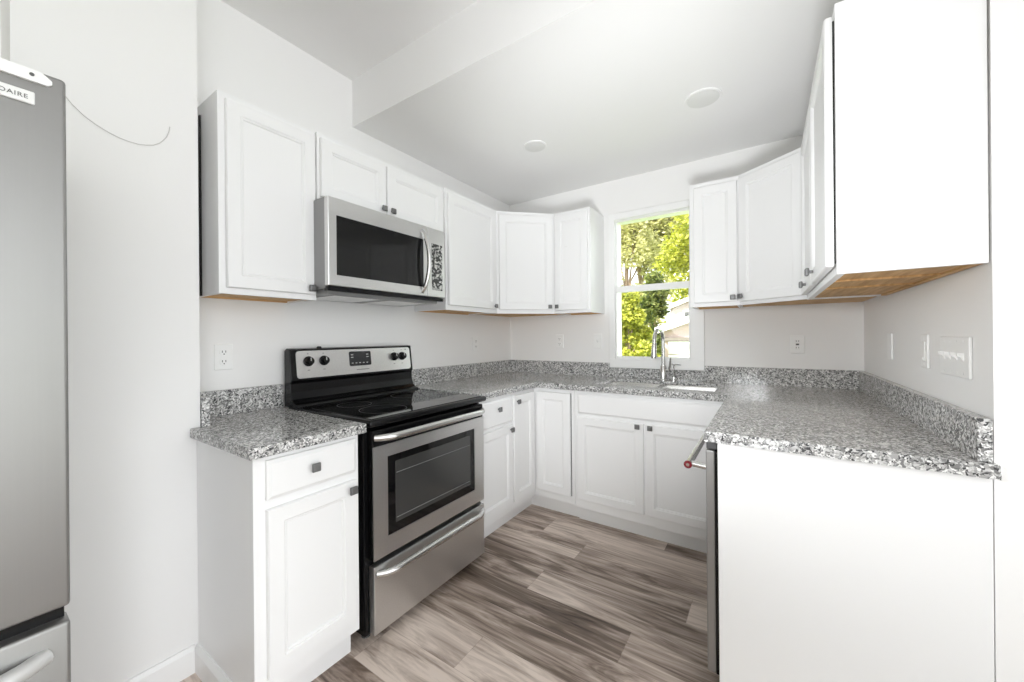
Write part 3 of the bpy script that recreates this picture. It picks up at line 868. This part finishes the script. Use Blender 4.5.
# ------------------------------------------------------------------ refrigerator
FX, FY0, FY1 = 0.730, -3.64, -2.797
fr = thing('refrigerator', 'stainless bottom-freezer refrigerator cut off by the left edge of the photo', 'refrigerator', (FX, FY0, 0), LEFT)
w = FY1 - FY0
m = MB(); m.box(0.004, w - 0.006, 0.065, FX - XL - 0.03, 0.03, 1.785, 0.004); m.build('case', M['grey'], fr)
m = MB(); m.box(0, w, 0.0, 0.058, 0.662, 1.800, 0.007, 3); fd = m.build('refrigerator_door', M['steel_v'], fr, smooth=True)
m = MB(); m.box(0, w, 0.0, 0.058, 0.055, 0.630, 0.007, 3); zd = m.build('freezer_drawer', M['steel_v'], fr, smooth=True)
m = MB(); m.box(0.006, w - 0.006, 0.030, 0.064, 0.615, 0.675); m.build('gasket', M['black'], fr)
m = MB(); m.box(0.01, w - 0.01, 0.045, 0.075, 0.0, 0.052); m.build('toe_grille', M['dark_grey'], fr)
m = bow_handle(0.07, w - 0.035, 0.572, 0.003, 0.034, 0.017); m.build('handle', M['steel_m'], zd, smooth=True)
# white cap with a screw along the top of the door and the maker's badge below it
m = MB(); m.prism([(0.30, 1.772), (w - 0.026, 1.772), (w - 0.020, 1.777), (w - 0.020, 1.784), (w - 0.034, 1.796), (0.30, 1.796)], 0, 0.006)
m.xf(Matrix(((1, 0, 0, 0), (0, 0, -1, 0.0), (0, 1, 0, 0), (0, 0, 0, 1)))); cpx = m.build('door_top_cap', M['plastic'], fd)
m = MB(); m.cyl((w - 0.047, -0.0055, 1.785), (w - 0.047, -0.0075, 1.785), 0.0035, n=12); m.build('screw', M['ink'], cpx)
m = MB(); m.box(w - 0.170, w - 0.043, -0.0045, 0.001, 1.724, 1.750, 0.0015); bdg = m.build('maker_badge', M['badge'], fd)
cu = bpy.data.curves.new('badge_text', 'FONT'); cu.body = 'FRIGIDAIRE'; cu.size = 0.0122; cu.extrude = 0.0003; cu.align_x = 'RIGHT'; cu.space_character = 1.12
to = bpy.data.objects.new('tmp', cu); C.objects.link(to)
dg = bpy.context.evaluated_depsgraph_get()
me = bpy.data.meshes.new_from_object(to.evaluated_get(dg)); bpy.data.objects.remove(to)
me.transform(Matrix.Translation((w - 0.052, -0.0049, 1.7325)) @ Matrix.Rotation(math.pi / 2, 4, 'X'))
me.materials.clear(); me.materials.append(M['ink'])
bt_ = bpy.data.objects.new('badge_lettering', me); C.objects.link(bt_); bt_.parent = bdg

# cable dangling on the wall beside the refrigerator
m = MB(); pts = []
P0, P1, P2 = Vector((XL + 0.006, -2.80, 2.03)), Vector((XL + 0.006, -2.60, 1.80)), Vector((XL + 0.006, -2.475, 2.005))
cps = [(-2.745, 1.996), (-2.722, 1.966), (-2.698, 1.943), (-2.672, 1.927), (-2.646, 1.915), (-2.62, 1.907), (-2.597, 1.9045), (-2.575, 1.905), (-2.554, 1.910), (-2.535, 1.918), (-2.520, 1.930), (-2.508, 1.945), (-2.499, 1.962), (-2.493, 1.982), (-2.490, 2.002)]
m.tube([(XL + 0.005, a_, b_) for a_, b_ in cps], 0.0013, 8)
tag(m.build('cable', M['cable'], smooth=True, off=(XL, -2.6, 1.9)), 'thin pale cable sagging along the wall above the refrigerator side', 'cable')

# ------------------------------------------------------------------ outlets and switches
def outlet(loc, rz, label, kind='duplex'):
    o = thing('wall_outlet', label, 'outlet', loc, rz, None)
    m = MB(); m.box(-0.035, 0.035, -0.007, -0.0005, -0.057, 0.057, 0.003, 2); m.build('cover_plate', M['plastic'], o)
    if kind == 'duplex':
        for zc in (-0.021, 0.021):
            m = MB(); m.cyl((0, -0.0065, zc), (0, -0.0092, zc), 0.0165, n=20); rc = m.build('receptacle', M['plastic'], o)
            m = MB()
            m.box(-0.0075, -0.0050, -0.0096, -0.0090, zc - 0.002, zc + 0.007); m.box(0.0050, 0.0075, -0.0096, -0.0090, zc - 0.002, zc + 0.007)
            m.cyl((0, -0.0090, zc - 0.0085), (0, -0.0096, zc - 0.0085), 0.0026, n=10); m.split('slot', M['slot'], rc)
    else:
        m = MB(); m.box(-0.0165, 0.0165, -0.010, -0.0065, -0.033, 0.033, 0.001); rc = m.build('receptacle', M['plastic'], o)
        m = MB()
        for zc in (-0.02, 0.02):
            m.box(-0.0075, -0.0050, -0.0104, -0.0098, zc - 0.004, zc + 0.005); m.box(0.0050, 0.0075, -0.0104, -0.0098, zc - 0.004, zc + 0.005)
        m.split('slot', M['slot'], rc)
        m = MB(); m.box(-0.008, 0.008, -0.0108, -0.0095, -0.005, 0.005, 0.0005); m.build('test_buttons', M['dark_grey'], rc)
    return o
ys_ = -2.262
outlet((wall_x(ys_), ys_, 1.158), LEFT, 'white duplex outlet between wall cabinet and counter left of the range')
outlet((0, -0.520, 1.180), LEFT, 'white outlet on the wall beyond the range, near the corner')
outlet((0.511, 0, 1.192), 0, 'white outlet on the back wall under the angled corner cabinet')
outlet((2.145, 0, 1.172), 0, 'white outlet with dark slots on the back wall, right of the sink', 'gfci')
def switch(loc, rz, label, gangs, decora=False, blank=False, name='light_switch'):
    o = thing(name, label, 'switch', loc, rz, None)
    hw = 0.035 + 0.0235 * (gangs - 1)
    m = MB(); m.box(-hw, hw, -0.008, -0.0005, -0.058, 0.058, 0.003, 2); m.build('cover_plate', M['plastic'], o)
    if blank:
        return o
    for g in range(gangs):
        x = (g - (gangs - 1) / 2) * 0.046
        if decora:
            m = MB(); m.box(x - 0.0165, x + 0.0165, -0.0115, -0.0075, -0.033, 0.033, 0.0012); rk = m.build('rocker', M['plastic'], o)
            m = MB(); m.box(x - 0.010, x + 0.010, -0.0135, -0.011, -0.031, -0.021, 0.0008); m.build('button', M['plastic'], rk)
        else:
            m = MB(); m.loops([(x - 0.005, x + 0.005, -0.012, 0.012, -0.0075), (x - 0.0045, x + 0.0045, 0.000, 0.012, -0.014), (x - 0.004, x + 0.004, 0.004, 0.013, -0.021)]); m.build('toggle', M['plastic'], o)
    for g in range(gangs):
        x = (g - (gangs - 1) / 2) * 0.046
        m = MB()
        for zc in (-0.030, 0.030): m.cyl((x, -0.0075, zc * 1.5), (x, -0.0088, zc * 1.5), 0.003, n=10)
        m.split('screw', M['plastic'], o)
    return o
switch((0.852, 0, 1.194), 0, 'white switch on the back wall close to the left window casing', 1)
switch((W, -0.588, 1.178), RIGHT, 'blank white plate on the right wall, nearest the back corner', 1, blank=True, name='wall_plate')
switch((W, -1.043, 1.172), RIGHT, 'single white rocker switch on the right wall beside the wide switch plate', 1, decora=True)
switch((W, -1.297, 1.166), RIGHT, 'wide white plate with four toggle switches on the right wall', 4)

# ------------------------------------------------------------------ ceiling lights
def can(loc, r, label):
    o = thing('ceiling_light', label, 'ceiling light', loc, 0)
    m = MB(); m.lathe([(r * 0.88, -0.006), (r * 0.97, -0.007), (r, -0.004), (r, 0.0)], (0, 0, 0), n=40); m.build('trim_ring', M['ceil'], o, smooth=True)
    m = MB(); m.lathe([(r * 0.80, -0.0085), (r * 0.86, -0.0075), (r * 0.86, -0.004)], (0, 0, 0), n=40); m.build('lens', M['lens'], o, smooth=True)
can((1.724, -0.756, LOW), 0.088, 'round flat ceiling light nearer the right-hand wall cabinets')
can((0.759, -0.824, LOW), 0.075, 'round flat ceiling light nearer the microwave wall')

# ------------------------------------------------------------------ outside the window
rnd = random.Random(7)
GZ = -0.5
m = MB(); m.box(-60, 60, 0.3, 95, GZ - 0.1, GZ)
struct(m.build('ground', M['grass']))

def foliage(name, mat, parent, clumps, n, size, seed, loc):
    """leaf blades scattered through a set of clump spheres, one mesh"""
    r = random.Random(seed)
    V, F = [], []
    tot = sum(c[3] ** 2 for c in clumps)
    for cx, cy, cz, cr in clumps:
        k = int(n * cr ** 2 / tot)
        for _ in range(k):
            d = Vector((r.gauss(0, 1), r.gauss(0, 1), r.gauss(0, 1))).normalized()
            p = Vector((cx, cy, cz)) + d * cr * (0.55 + 0.5 * r.random()) - Vector(loc)
            s = size * (0.6 + 0.8 * r.random())
            a = Vector((r.gauss(0, 1), r.gauss(0, 1), r.gauss(0, 0.6))).normalized()
            b = a.cross(Vector((r.gauss(0, 1), r.gauss(0, 1), r.gauss(0, 1)))).normalized()
            i = len(V)
            V += [p - a * s, p - b * s * 0.45, p + a * s, p + b * s * 0.45]
            F.append((i, i + 1, i + 2, i + 3))
    me = bpy.data.meshes.new(name); me.from_pydata([tuple(v) for v in V], [], F); me.materials.append(mat)
    o = bpy.data.objects.new(name, me); C.objects.link(o); o.parent = parent
    return o

def tree(x, y, h, r, mat, label, seed, n=5000, size=0.09, low=0.3, trunk_r=0.10, branches=7):
    rr = random.Random(seed)
    t = thing('tree', label, 'tree', (x, y, GZ))
    m = MB()
    m.tube([(0, 0, 0), (rr.uniform(-.1, .1), rr.uniform(-.1, .1), h * 0.4), (rr.uniform(-.2, .2), rr.uniform(-.2, .2), h * 0.85)], [trunk_r, trunk_r * 0.75, trunk_r * 0.3], 9)
    m.build('trunk', M['bark'], t, smooth=True)
    cl = []
    for k in range(26):
        a = rr.uniform(0, 2 * math.pi); q = rr.uniform(low, 1.0)
        rad = r * math.sin(math.pi * min(1, (q - low) / (1 - low) * 0.85 + 0.15)) * rr.uniform(0.25, 0.95)
        cl.append((x + math.cos(a) * rad, y + math.sin(a) * rad, GZ + q * h, r * rr.uniform(0.28, 0.48)))
    for k in range(branches):
        c = cl[k * 3 % len(cl)]
        z0 = h * rr.uniform(0.2, 0.5)
        m = MB(); e = Vector((c[0] - x, c[1] - y, c[2] - GZ)); s_ = Vector((0, 0, z0))
        m.tube([s_, s_.lerp(e, 0.5) + Vector((0, 0, 0.15)), e], [trunk_r * 0.4, trunk_r * 0.25, trunk_r * 0.1], 7); m.build('branch', M['bark'], t, smooth=True)
    foliage('crown', mat, t, cl, n, size, seed + 1, (x, y, GZ))
    return t
tree(-1.15, 7.4, 2.75, 0.66, M['leaf_y'], 'low sunlit yellow-green tree filling the left of the lower window pane', 11, 8000, 0.075, 0.05, 0.06)
tree(-1.09, 28.6, 12.4, 3.7, M['leaf_y'], 'tall bright yellow-green tree behind the pink garage in the upper pane', 21, 16000, 0.18, 0.35, 0.17)
tree(-4.85, 19.6, 9.3, 2.15, M['leaf_p'], 'pale thinly leaved tree at the left of the upper window pane', 31, 9000, 0.125, 0.15, 0.16, 9)
tree(-1.75, 12.8, 4.0, 0.8, M['leaf_d'], 'dark green tree between the low tree and the garage', 41, 4500, 0.09, 0.1, 0.08)
tree(-10.4, 43.0, 21.0, 6.4, M['leaf_p'], 'big pale tree far behind, left of the bright tree', 51, 16000, 0.32, 0.12, 0.32)
tree(3.0, 64.0, 28.5, 7.6, M['leaf_y'], 'big yellow-green tree far behind the houses', 61, 16000, 0.42, 0.12, 0.4)

# pink garage with white rake boards
def house(label, x0, x1, y0, y1, eave, ridge, wallm, name, door=None, windows=()):
    h = thing(name, label, 'building', ((x0 + x1) / 2, y0, GZ))
    L = h.location
    xm = (x0 + x1) / 2
    m = MB(); m.profile([(x0, GZ), (x1, GZ), (x1, eave), (xm, ridge), (x0, eave)], 1, y0, y1); m.build('wall', wallm, h, off=L)
    m = MB(); o_ = 0.18; s_ = (ridge - eave) / (xm - x0)
    for sg in (-1, 1):
        xe = xm + sg * (xm - x0 + o_); ze = eave - o_ * s_
        m.profile([(xm, ridge + 0.02), (xe, ze + 0.02), (xe, ze + 0.12), (xm, ridge + 0.12)], 1, y0 - 0.15, y1 + 0.15)
    m.build('roof', M['roof'], h, off=L)
    m = MB()
    for sg in (-1, 1):
        xe = xm + sg * (xm - x0 + o_); ze = eave - o_ * s_
        m.profile([(xm, ridge - 0.06), (xe, ze - 0.06), (xe, ze + 0.13), (xm, ridge + 0.13)], 1, y0 - 0.19, y0 - 0.15)
    m.build('rake_board', M['housewhite'], h, off=L)
    if door:
        a_, b_, zt = door
        m = MB()
        for k in range(4):
            zz = GZ + (zt - GZ) * k / 4
            m.box(a_, b_, y0 - 0.05, y0 - 0.001, zz + 0.012, zz + (zt - GZ) / 4 - 0.012, 0.008)
        m.build('garage_door', M['housewhite'], h, off=L)
        m = MB(); m.box(a_ - 0.1, b_ + 0.1, y0 - 0.075, y0 - 0.001, zt, zt + 0.1); m.build('door_lintel', M['roof'], h, off=L)
    for (a_, b_, z0_, z1_) in windows:
        m = MB(); m.box(a_, b_, y0 - 0.04, y0 - 0.001, z0_, z1_); f_ = m.build('window_frame', M['housewhite'], h, off=L)
        m = MB(); m.box(a_ + 0.08, b_ - 0.08, y0 - 0.05, y0 - 0.041, z0_ + 0.08, z1_ - 0.08); m.build('window_pane', M['dark_grey'], f_, off=L)
    return h
house('pink-sided garage with white rake boards and white door, seen through the lower pane', -0.52, 3.32, 8.6, 12.6, 1.39, 2.05, M['pink'], 'garage', door=(-0.36, 1.6, 1.08))
house('taller tan house behind the garage with a dark window', -1.66, 3.6, 15.5, 19.0, 2.5, 3.5, M['tan'], 'house', windows=((-1.15, -0.55, 1.7, 2.35),))
